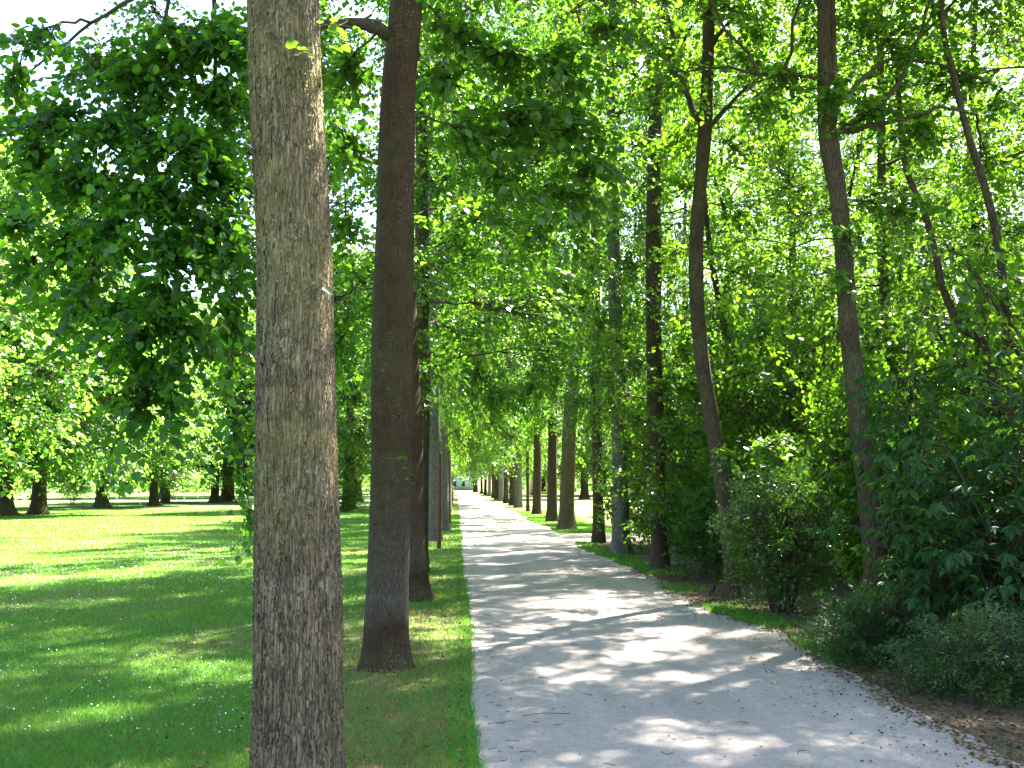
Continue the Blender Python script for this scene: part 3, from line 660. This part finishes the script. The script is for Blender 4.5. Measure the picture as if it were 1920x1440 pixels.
wood = [make_tree('woodland_tree', 'x', 200 + k, 13 + 2 * k, 1.2, 3.0, 58, 22, 0.11, M['bark'], M['wood_leaf'], 0.10, 15, (0.75, 0.75, 0.5), 0.25, GW, 0.3, low=0.9, hang=0.3, droop=0.2) for k in range(2)]
wl = 'leafy tree in the wood on the right, its trunk lost among the leaves'
spots = [(8.4, 20.5), (9.6, 13.6), (6.8, 23.8), (10.4, 18.6), (12.6, 16.5), (8.6, 25.0), (15.4, 19.0), (11.6, 27.0), (15.6, 24.6), (18.6, 21.6), (8.0, 10.8), (11.2, 10.8), (19, 27), (7.6, 17.0), (5.7, 21.0), (9.4, 33), (13, 45), (7.9, 33.6), (10.6, 42), (14.5, 58), (14, 13), (17, 17.5), (21, 25), (24, 30), (18, 13), (22, 19), (13.5, 30), (16.5, 35), (14.6, 41), (19.5, 31), (20, 39), (16.5, 48), (21.5, 46), (18.5, 55), (24, 53), (20.5, 63), (26, 61), (23, 35), (27, 42), (22.5, 71), (28, 70)]
for i, (x, y) in enumerate(spots):
    k = i % 2; s = 0.85 + 0.3 * ((i * 5) % 7) / 7
    if i < 2:
        o = wood[k]; o.location = (x, y, 0); o.scale = (s, s, 0.9 + 0.25 * ((i * 3) % 5) / 5); o['label'] = wl
    else:
        dup(wood[k], (x, y, 0), i * 1.7, (s, s, (0.95 if y < 24 else 1.3) + 0.3 * ((i * 3) % 5) / 5), wl, GW)

# ------------------------------------------------------------------ shrubs
def shrub(name, label, cat, c, rr, n, leafm, leaf, nl, tpl, seed, stems=9, L=(0.25, 0.5), group=None, hang=0.2, droop=0.15, stem_r=0.012, lowz=0.1):
    rg = np.random.default_rng(seed)
    c = np.array(c, float); rr = np.array(rr, float)
    t = thing(name, label, cat, (c[0], c[1], 0), group)
    lv, st = MB(), MB()
    cc = np.array([0, 0, c[2]])
    tips = []
    for k in range(stems):
        a = k * 2.4 + rg.uniform(-.4, .4); r = math.sqrt(rg.uniform(0.05, 0.9))
        tip = cc + rr * np.array([r * math.cos(a), r * math.sin(a), rg.uniform(0.1, 0.85)])
        root = np.array([0.12 * math.cos(a), 0.12 * math.sin(a), -0.02])
        ln = bez(root, tip, 0.25 * tip[2], 9); ln[1:] += rg.normal(0, 0.02, (8, 3))
        st.tube(ln, np.linspace(stem_r * 1.3, stem_r * 0.4, 9), 5); tips.append(ln)
    # clumps on the shell
    dr = nrm(rg.normal(0, 1, (n, 3))); rad = rg.uniform(0, 1, n) ** 0.35
    lump = 1 + 0.16 * np.sin(5 * dr[:, 0] + seed) * np.sin(4 * dr[:, 1] + 2 * seed) + 0.12 * np.sin(9 * dr[:, 2] + 7 * dr[:, 0])
    p = cc + dr * (rad * lump)[:, None] * rr
    p = p[p[:, 2] > lowz]; dr = dr[:0]
    d = nrm(p - cc * np.array([1, 1, 0.6])) + rg.normal(0, 0.45, p.shape); d[:, 2] = d[:, 2] * 0.7 + 0.15
    Ls = rg.uniform(*L, len(p)); d = nrm(d)
    put_sprays(lv, rg, p - d * Ls[:, None] * 0.5, d, Ls, nl, leaf, tpl, droop=droop, hang=hang, flat=0.4)
    for q in range(0, len(p), 3):
        ln = tips[rg.integers(0, stems)]; s0 = ln[rg.integers(3, 9)]
        st.tube(bez(s0, p[q], 0.05, 4), np.array([1.2, 1.0, 0.7, 0.4]) * stem_r * 0.4, 3)
    st.build('stem', M['twig'], t, True)
    lv.build('foliage', leafm, t)
    return t

shrub('bush', 'rounded bush with fine glossy leaves between the two leaning trunks', 'bush', (4.05, 12.3, 0.95), (0.80, 0.75, 0.95), 900, M['shrub_leaf'], 0.05, 15, LEAF4, 41, 14, (0.25, 0.45))
shrub('bush', 'low dark bush hanging over the litter between two right-hand trunks', 'bush', (4.5, 16.6, 0.7), (0.85, 1.2, 0.85), 330, M['palm_leaf'], 0.09, 14, LEAF4, 42, 9, (0.3, 0.55))
shrub('bush', 'feathery low evergreen shrub spilling onto the gravel below the nearest leaning trunk', 'bush', (3.85, 9.0, 0.22), (0.62, 0.5, 0.40), 1300, M['needle'], 0.045, 24, NEEDLE, 43, 8, (0.18, 0.34), lowz=0.03, stem_r=0.006)
shrub('bush', 'feathery low evergreen shrub in the bottom right corner over brown litter', 'bush', (4.15, 7.45, 0.22), (0.75, 0.65, 0.42), 1700, M['needle'], 0.045, 24, NEEDLE, 44, 8, (0.2, 0.36), lowz=0.03, stem_r=0.006)

# the big shrub with large drooping palmate leaves
def palmate_shrub():
    rg = np.random.default_rng(51)
    c = np.array([4.85, 8.7, 0.0])
    t = thing('bush', 'big dark shrub with large drooping fingered leaves at the right edge', 'bush', tuple(c))
    lv, st = MB(), MB()
    tips = []
    for k in range(34):
        a = rg.uniform(0, 6.28); r = math.sqrt(rg.uniform(0.02, 1)) * 1.35
        z = rg.uniform(0.35, 2.35); r *= 1.0 - 0.25 * abs(z - 1.2) / 1.8
        tip = np.array([r * math.cos(a), r * math.sin(a), z])
        ln = bez((rg.normal(0, .12), rg.normal(0, .12), -0.02), tip, 0.3 * z, 9); st.tube(ln, np.linspace(0.014, 0.004, 9), 5); tips.append(ln)
    n = 1900
    which = rg.integers(0, 34, n); tt = rg.integers(4, 9, n)
    s0 = np.array([tips[w][k] for w, k in zip(which, tt)])
    pos = s0 + rg.normal(0, 0.3, (n, 3)); pos[:, 2] = np.maximum(pos[:, 2], 0.25)
    outd = nrm(pos * np.array([1, 1, 0.15]) + rg.normal(0, 0.5, (n, 3)))
    for q in range(0, n, 3): st.tube(bez(s0[q], pos[q], 0.05, 4), np.array([.005, .004, .003, .002]), 3)
    for j, ang in enumerate((-75, -50, -25, 0, 25, 50, 75)):
        a = R(ang)
        side = nrm(np.cross(outd, np.array([0, 0, 1.0])))
        ax = outd * math.cos(a) + side * math.sin(a) + np.array([0, 0, -0.75]) + rg.normal(0, 0.2, (n, 3))
        no = np.array([0, 0, 1.0]) + 0.6 * outd + rg.normal(0, 0.15, (n, 3))
        T = (np.array([[0, 0, 0], [0.45, 0.15, 0.03], [0.72, 0.13, 0.0], [1, 0, -0.1], [0.45, -0.15, 0.03], [0.72, -0.13, 0]]), np.array([[0, 3, 2, 1], [0, 4, 5, 3]]))
        put_leaves(lv, pos, ax, no, 0.145 * rg.uniform(0.6, 1.2, n) * (1 - 0.0035 * abs(ang)), T)
    st.build('stem', M['twig'], t, True); lv.build('foliage', M['palm_leaf'], t)
palmate_shrub()

sh = [shrub('bush', 'x', 'bush', (0, 0, 1.5), (1.5, 1.5, 1.5), 520, M['wood_leaf'], 0.085, 15, LEAF4, 60 + k, 12, (0.35, 0.6), 'undergrowth bushes in the wood on the right') for k in range(2)]
ul = 'leafy undergrowth bush in the wood on the right, merging with its neighbours'
usp = [(5.6, 19.5), (6.3, 14.6), (5.2, 22.6), (7.6, 12.2), (7.2, 20.6), (8.2, 16.4), (6.6, 25.2), (9.2, 22.4), (10.4, 17.6), (9.6, 12.0), (11.6, 13.6), (7.0, 9.9), (13.0, 19.6), (8.9, 9.0), (10.8, 25.0), (6.8, 13.8), (5.4, 23.9), (5.2, 26.2), (6.0, 17.6), (7.3, 18.4), (8.4, 14.2), (9.4, 16.2), (6.4, 20.9), (5.4, 25.6), (9.2, 19.6), (11.8, 16.4), (12.5, 22.0)]
for i, (x, y) in enumerate(usp):
    s = 0.8 + 0.5 * ((i * 5) % 7) / 7; k = i % 2
    if i < 2:
        o = sh[k]; o.location = (x, y, 0); o.scale = (s, s, s); o['label'] = ul
    else: dup(sh[k], (x, y, 0), i * 2.1, (s, s, s * (1.05 + 0.22 * ((i * 7) % 4))), ul)

# ------------------------------------------------------------------ lawn trees, left background
GB = 'spreading trees on the far lawn'
lawn = [make_tree('chestnut_tree', 'x', 300 + k, 15, 2.7, 6.5, 130, 38, 0.42, M['bark'], M['lawn_leaf'], 0.22, 12, (1.3, 1.3, 0.85), 0.12, GB, 0.9, low=0.95, top_taper=0.6, L=(0.8, 1.4), hang=0.5, limb_r=0.03, twig_r=0.01, rise=0.35) for k in range(2)]
def on_ground(px, Y): p = P(px, 900, Y); return (p[0], Y, 0)
lt = [(8, 52, 1.0, 'spreading lawn tree whose trunk is cut by the left picture edge'),
      (76, 54, 0.85, 'spreading lawn tree whose trunk leans and flares, second from the left edge'),
      (193, 70, 1.0, 'spreading lawn tree with a short dark trunk on wide flared roots'),
      (290, 76, 0.75, 'lawn tree with a low dark trunk half under its own hanging boughs'),
      (312, 86, 0.7, 'slim lawn tree close behind the one with hanging boughs'),
      (403, 88, 0.8, 'dark upright lawn tree just left of the broad grey trunk'),
      (428, 92, 1.3, 'lawn tree with the broadest grey trunk, left of the nearest furrowed trunk'),
      (655, 62, 0.9, 'lawn tree seen between the two nearest trunks of the left row')]
zs_ = [1.35, 1.2, 0.9, 0.85, 1.0, 1.1, 1.2, 1.1]
for i, (px, Y, s, lab) in enumerate(lt):
    k = i % 2; p = on_ground(px, Y)
    if i < 2:
        o = lawn[k]; o.location = p; o.scale = (s, s, zs_[i]); o['label'] = lab
    else: dup(lawn[k], p, 1.9 * i, (s, s, zs_[i]), lab, GB)
dup(lawn[0], (-17.5, 29, 0), 2.2, (1.0, 1.0, 0.95), 'bright leafy lawn tree reaching in from the left edge, its trunk outside the picture', GB)
bl = 'background tree standing beyond the lawn, merging into the leafy backdrop'
for i, (x, y, s) in enumerate([(-62, 100, 1.2), (-46, 112, 1.3), (-34, 118, 1.2), (-22, 120, 1.2), (-12, 112, 1.1), (-56, 78, 1.1), (-70, 92, 1.2), (-9, 90, 1.0), (-8, 135, 1.2), (-28, 140, 1.4),
                               (20, 135, 1.2), (32, 118, 1.2), (44, 104, 1.2), (12, 150, 1.1), (52, 84, 1.2), (14, 108, 1.0), (28, 150, 1.4), (10, 178, 1.2), (-10, 165, 1.2)]):
    dup(lawn[i % 2], (x, y, 0), i * 1.3, (s, s, s * 1.35), bl, 'background trees beyond the lawns')
dup(sh[0], on_ground(138, 80), 0.6, (0.9, 0.9, 0.75), 'small pale sunlit bush on the far lawn between two dark trunks', 'far lawn bushes')
dup(sh[1], on_ground(650, 58), 0.6, (1.0, 1.0, 0.6), 'low bush on the far lawn seen between the two nearest trunks', 'far lawn bushes')

def woodland():
    rg = np.random.default_rng(90); mb = MB()
    n = 60000
    a = rg.uniform(-1.25, 1.2, n); d = rg.uniform(175, 235, n)
    x = d * np.sin(a); y = d * np.cos(a) + 30
    ok = (np.abs(x - 1.5) > 9) | (y > 268)
    x, y = x[ok], y[ok]; n = len(x)
    z = 18 * rg.uniform(0, 1, n) ** 0.9 * (0.75 + 0.25 * np.sin(x * 0.21) * np.cos(y * 0.17 + x * 0.05)) + 0.3
    put_leaves(mb, np.stack([x, y, z], -1), rg.normal(0, 1, (n, 3)), rg.normal(0, 0.6, (n, 3)) + [0, -0.3, 1], rg.uniform(0.9, 1.9, n), LEAF4)
    o = mb.build('woodland', M['lawn_leaf']); tag(o, 'far leafy woodland closing off the park behind the lawns', 'woodland', None, 'stuff')
woodland()

# ------------------------------------------------------------------ grass, daisies, litter
def grass():
    rg = np.random.default_rng(70)
    def blades(n, x, y, h, w):
        z = np.zeros(n); p = np.stack([x, y, z], -1)
        a = rg.uniform(0, 6.28, n); s = np.stack([np.cos(a), np.sin(a), 0 * a], -1) * w[:, None]
        lean = rg.normal(0, 0.45, (n, 3)) * h[:, None]; lean[:, 2] = h
        mid = p + lean * 0.55 + [0, 0, 0]; tip = p + lean * np.array([1.25, 1.25, 0.95])
        v = np.stack([p - s, p + s, mid + s * 0.7, mid - s * 0.7, tip], 1).reshape(-1, 3)
        i = np.arange(n)[:, None] * 5
        f = np.concatenate([i + np.array([[0, 1, 2, 3]]), i + np.array([[3, 2, 4, 4]])])
        mb.add(v, f)
    mb = MB()
    n = 420000
    y = 4.6 + 60 * rg.uniform(0, 1, n) ** 3.0
    xl = -0.56 * y - 0.3; x = left_edge(y) + 0.02 - (left_edge(y) - xl) * rg.uniform(0, 1, n)
    # sparse where dry
    dry = np.sin(1.1 * x + 0.6) * np.sin(0.9 * y + 1.3) + 0.5 * np.sin(2.7 * x - y) + 1.1 * np.exp(-((x + 0.55) / 0.7) ** 2) * (y < 13) + 0.3 * np.exp(-((x + 0.7) / 0.9) ** 2)
    keep = rg.uniform(0, 1, n) > 0.72 * np.clip(dry, 0, 1) * (x < left_edge(y) - 0.16)
    xd, yd = x[~keep], y[~keep]
    x, y = x[keep], y[keep]; n = len(x)
    blades(n, x, y, rg.uniform(0.018, 0.055, n) * np.where(x > -0.25, 1.25, 1), 0.0022 * np.clip(y / 6, 1, 10) * rg.uniform(0.7, 1.3, n))
    n = 34000
    y = 8 + 19.2 * rg.uniform(0, 1, n) ** 1.3; x = right_edge(y) - 0.08 + np.abs(rg.normal(0, 0.28, n))
    keep = (np.sin(2.1 * y + 1) + np.sin(0.7 * y) + rg.normal(0, 0.4, n)) > 0.0 + 0.10 * (15 - y)
    x, y = x[keep], y[keep]; n = len(x)
    blades(n, x, y, rg.uniform(0.02, 0.07, n), 0.003 * np.clip(y / 6, 1, 4) * rg.uniform(0.7, 1.3, n))
    n = 30000
    y = rg.uniform(32.8, 60, n); x = right_edge(y) + rg.uniform(0, 2.2, n)
    blades(n, x, y, rg.uniform(0.03, 0.08, n), 0.012 * rg.uniform(0.7, 1.3, n))
    green = mb; mb = MB(); q = rg.uniform(0, 1, len(xd)) < 0.8; xd, yd = xd[q], yd[q]; n = len(xd)
    blades(n, xd, yd, rg.uniform(0.012, 0.035, n), 0.0022 * np.clip(yd / 6, 1, 4) * rg.uniform(0.7, 1.3, n))
    tag(mb.build('dry_grass', M['straw']), 'dry straw-coloured grass in worn patches under the left row', 'dry grass', None, 'stuff')
    mb = green
    tag(mb.build('grass', M['grass']), 'short green park grass beside the gravel path', 'grass', None, 'stuff')
grass()
def simple(name, col, rough=0.7, spec=0.3):
    m, nt, b, out = new_mat(name)
    v = coords(nt, (1, 1, 1))
    c = mixc(nt, noise(nt, v, 8, 4), tuple(0.82 * q for q in col), tuple(min(1, 1.12 * q) for q in col))
    nt.links.new(c, b.inputs['Base Color']); b.inputs['Roughness'].default_value = rough; b.inputs['Specular IOR Level'].default_value = spec
    return m
def daisies():
    rg = np.random.default_rng(71); mb = MB(); n = 2600
    y = 6.5 + 22 * rg.uniform(0, 1, n) ** 1.3; x = -0.9 - (0.5 * y) * rg.uniform(0, 1, n)
    keep = (np.sin(0.9 * x + 1) + np.sin(0.7 * y + 2) + rg.normal(0, .6, n)) > -0.5
    x, y = x[keep], y[keep]; n = len(x)
    s = 0.0055 * np.clip(y / 9, 1, 2.0) * rg.uniform(0.7, 1.3, n)
    tilt = rg.normal(0, 0.3, (n, 2)); z = rg.uniform(0.03, 0.055, n)
    a = np.linspace(0, 2 * np.pi, 6, endpoint=False)
    v = np.zeros((n, 12, 3))
    for r_, (k, dz) in enumerate(((1.0, 0.0), (0.35, 0.35))):
        for i in range(6):
            v[:, r_ * 6 + i, 0] = x + s * k * np.cos(a[i]); v[:, r_ * 6 + i, 1] = y + s * k * np.sin(a[i])
            v[:, r_ * 6 + i, 2] = z + dz * s + s * k * (tilt[:, 0] * np.cos(a[i]) + tilt[:, 1] * np.sin(a[i]))
    F = [[i, (i + 1) % 6, 6 + (i + 1) % 6, 6 + i] for i in range(6)] + [[6, 7, 8, 9], [6, 9, 10, 11]]
    mb.add(v.reshape(-1, 3), (np.arange(n)[:, None, None] * 12 + np.array(F)[None]).reshape(-1, 4))
    tag(mb.build('daisies', simple('white_petal', (0.75, 0.75, 0.78))), 'tiny white daisies scattered over the lawn', 'daisies', None, 'stuff')
daisies()
def litter():
    rg = np.random.default_rng(72); mb = MB()
    def scatter(n, x, y, smin, smax, z0):
        p = np.stack([x, y, z0 + rg.uniform(0.002, 0.02, n)], -1)
        ax = rg.normal(0, 1, (n, 3)); ax[:, 2] *= 0.25
        no = rg.normal(0, 0.3, (n, 3)) + [0, 0, 1]
        put_leaves(mb, p, ax, no, rg.uniform(smin, smax, n), LEAF6)
    n = 9000; y = 4.8 + 14 * rg.uniform(0, 1, n) ** 1.4; scatter(n, right_edge(y) - 0.18 + np.abs(rg.normal(0, 0.7, n)), y, 0.014, 0.042, 0.008)
    n = 1300; y = 4.8 + 14 * rg.uniform(0, 1, n) ** 1.4; scatter(n, right_edge(y) - np.abs(rg.normal(0, 0.4, n)), y, 0.01, 0.03, 0.014)
    n = 1800; y = 4.8 + 12 * rg.uniform(0, 1, n) ** 1.4; scatter(n, -0.7 + rg.normal(0, 0.7, n).clip(-2, 0.75), y, 0.012, 0.04, 0.02)
    n = 700; y = 4.8 + 18 * rg.uniform(0, 1, n) ** 1.4; scatter(n, rg.uniform(0.2, 3.2, n), y, 0.006, 0.02, 0.014)
    tag(mb.build('leaf_litter', M['dry']), 'fallen brown leaves strewn along the path edges', 'leaf litter', None, 'stuff')
    tw = MB()
    n = 260
    for k in range(n):
        y = 4.9 + 16 * rg.uniform() ** 1.6; e = rg.uniform() < 0.4
        x = 0.16 + abs(rg.normal(0, 0.25)) if e else rg.uniform(0.2, 3.3)
        L_ = rg.uniform(0.02, 0.09) * (2.2 if rg.uniform() < 0.12 else 1); a = rg.uniform(0, 3.14)
        d = np.array([math.cos(a), math.sin(a), 0]) * L_
        p = np.array([x, y, 0.017]); tw.tube([p, p + d * 0.5 + rg.normal(0, 0.004, 3) * [1, 1, 0.3], p + d], [0.0022, 0.002, 0.001], 4)
    tag(tw.build('twig_litter', M['twig']), 'dark bits of twig lying on the gravel', 'twigs', None, 'stuff')
litter()

# ------------------------------------------------------------------ wooden post
pp = P(823, 1027, 24.9)
tpost = thing('wooden_post', 'slim brown wooden stake standing in the grass strip of the left row', 'post', (pp[0], 24.9, 0))
mb = MB(); mb.tube([(0, 0, -0.03), (0, 0, 0.02), (0.005, 0, 1.2), (0, 0, 2.35), (0, 0, 2.40)], [0.055, 0.056, 0.055, 0.055, 0.045], 14, True)
mb.build('stake', simple('brown_timber', (0.085, 0.045, 0.024)), tpost, True)

# ------------------------------------------------------------------ pavilion and far house
stone = simple('pale_stone', (0.62, 0.55, 0.42)); dark = simple('dark_opening', (0.03, 0.035, 0.04)); slate = simple('slate', (0.12, 0.13, 0.15))
pv = P(1017, 915, 160)
tp = thing('pavilion', 'small pale garden pavilion with columns across the bright lawn', 'pavilion', (pv[0], 160, 0))
mb = MB(); mb.box((0, 0, 0.15), (4.4, 3.6, 0.3)); mb.box((0, 0, 0.38), (4.0, 3.2, 0.16)); mb.build('plinth', stone, tp)
for x in (-1.6, -0.55, 0.55, 1.6):
    mb = MB(); mb.tube([(x, -1.35, 0.46), (x, -1.35, 0.56), (x, -1.35, 0.6), (x, -1.35, 3.2), (x, -1.35, 3.25), (x, -1.35, 3.4)], [0.2, 0.2, 0.15, 0.12, 0.18, 0.18], 14); mb.build('column', stone, tp, True)
mb = MB(); mb.box((-1.55, 0.4, 1.93), (0.9, 2.2, 2.94)); mb.box((1.55, 0.4, 1.93), (0.9, 2.2, 2.94)); mb.box((0, 1.2, 1.93), (2.2, 0.5, 2.94)); mb.build('wall', stone, tp)
mb = MB(); mb.box((0, 0.93, 1.5), (1.2, 0.06, 2.1)); mb.build('opening_shade', dark, tp)  # dark panel stands in for the shade inside the opening
mb = MB(); mb.box((0, 0, 3.62), (4.1, 3.3, 0.44)); mb.box((0, 0, 3.9), (4.4, 3.6, 0.12)); mb.build('entablature', stone, tp)
mb = MB(); mb.add([(-2.2, -1.8, 3.97), (2.2, -1.8, 3.97), (0, -1.8, 4.75), (-2.2, 1.8, 3.97), (2.2, 1.8, 3.97), (0, 1.8, 4.75)], [[0, 1, 2, 2], [4, 3, 5, 5], [0, 2, 5, 3], [1, 4, 5, 2]]); mb.build('roof', stone, tp)

hv = P(869, 905, 262)
th = thing('house', 'blue-grey house glimpsed at the far end of the path', 'house', (hv[0], 262, 0))
bw = simple('blue_grey_render', (0.34, 0.38, 0.44))
mb = MB(); mb.box((0, 0, 1.6), (7, 6, 3.2)); mb.build('wall', bw, th)
mb = MB(); mb.add([(-3.8, -3.4, 3.2), (3.8, -3.4, 3.2), (3.8, 3.4, 3.2), (-3.8, 3.4, 3.2), (0, -3.4, 5.6), (0, 3.4, 5.6)], [[0, 1, 4, 4], [2, 3, 5, 5], [0, 4, 5, 3], [1, 2, 5, 4]]); mb.build('roof', slate, th)
for x in (-2.3, -0.1, 2.2):
    mb = MB(); mb.box((x, -3.02, 1.7), (1.1, 0.06, 1.5)); w = mb.build('window', simple('window_frame', (0.6, 0.62, 0.65)), th)
    mb = MB(); mb.box((x, -3.06, 1.7), (0.9, 0.03, 1.3)); mb.build('pane', dark, w)

# ------------------------------------------------------------------ blackbird
def bird():
    b = P(1337, 1121, 14.2)
    t = thing('bird', 'small dark bird standing upright on the litter left of the second leaning trunk', 'bird', (b[0], b[1], 0.008))
    feather = simple('dark_feather', (0.022, 0.017, 0.014), 0.6)
    ax = np.array([(-0.075, 0, 0.012), (-0.055, 0, 0.035), (-0.035, 0, 0.058), (-0.015, 0, 0.082), (0.005, 0, 0.108), (0.016, 0, 0.128), (0.022, 0, 0.143), (0.029, 0, 0.156), (0.038, 0, 0.164), (0.046, 0, 0.166)])
    rd = np.array([0.010, 0.012, 0.020, 0.033, 0.036, 0.030, 0.021, 0.0195, 0.0165, 0.005])
    p = smooth_line(ax, 40); r_ = np.interp(np.linspace(0, 9, 40), np.arange(10), rd)
    mb = MB(); mb.tube(p, r_, 16, True); mb.build('body', feather, t, True)
    for s in (-1, 1):
        w = MB(); q = smooth_line([(0.004, s * 0.028, 0.115), (-0.015, s * 0.034, 0.085), (-0.042, s * 0.022, 0.05), (-0.06, s * 0.008, 0.03)], 14)
        w.tube(q, np.interp(np.linspace(0, 3, 14), np.arange(4), [0.006, 0.014, 0.010, 0.002]), 8, True); w.build('wing', feather, t, True)
        l = MB(); l.tube([(-0.004, s * 0.012, 0.062), (0.004, s * 0.013, 0.03), (0.0, s * 0.013, 0.002)], [0.004, 0.0022, 0.002], 6)
        for dx, dy in ((0.02, 0), (0.016, 0.009), (0.016, -0.009), (-0.014, 0)): l.tube([(0, s * 0.013, 0.003), (dx, s * 0.013 + dy, 0.002)], [0.002, 0.001], 5)
        l.build('leg', simple('leg_skin', (0.12, 0.07, 0.04)), t, True)
        e = MB(); e.tube([(0.036, s * 0.0135, 0.166), (0.036, s * 0.0165, 0.166), (0.036, s * 0.018, 0.166)], [0.0035, 0.003, 0.001], 8, True); e.build('eye', simple('eye_black', (0.01, 0.01, 0.01), 0.2), t, True)
    k = MB(); k.tube([(0.044, 0, 0.166), (0.056, 0, 0.165), (0.068, 0, 0.162)], [0.0055, 0.004, 0.0008], 8, True); k.build('beak', simple('orange_beak', (0.5, 0.22, 0.03)), t, True)
    t.rotation_euler = (0, 0, R(12))
bird()
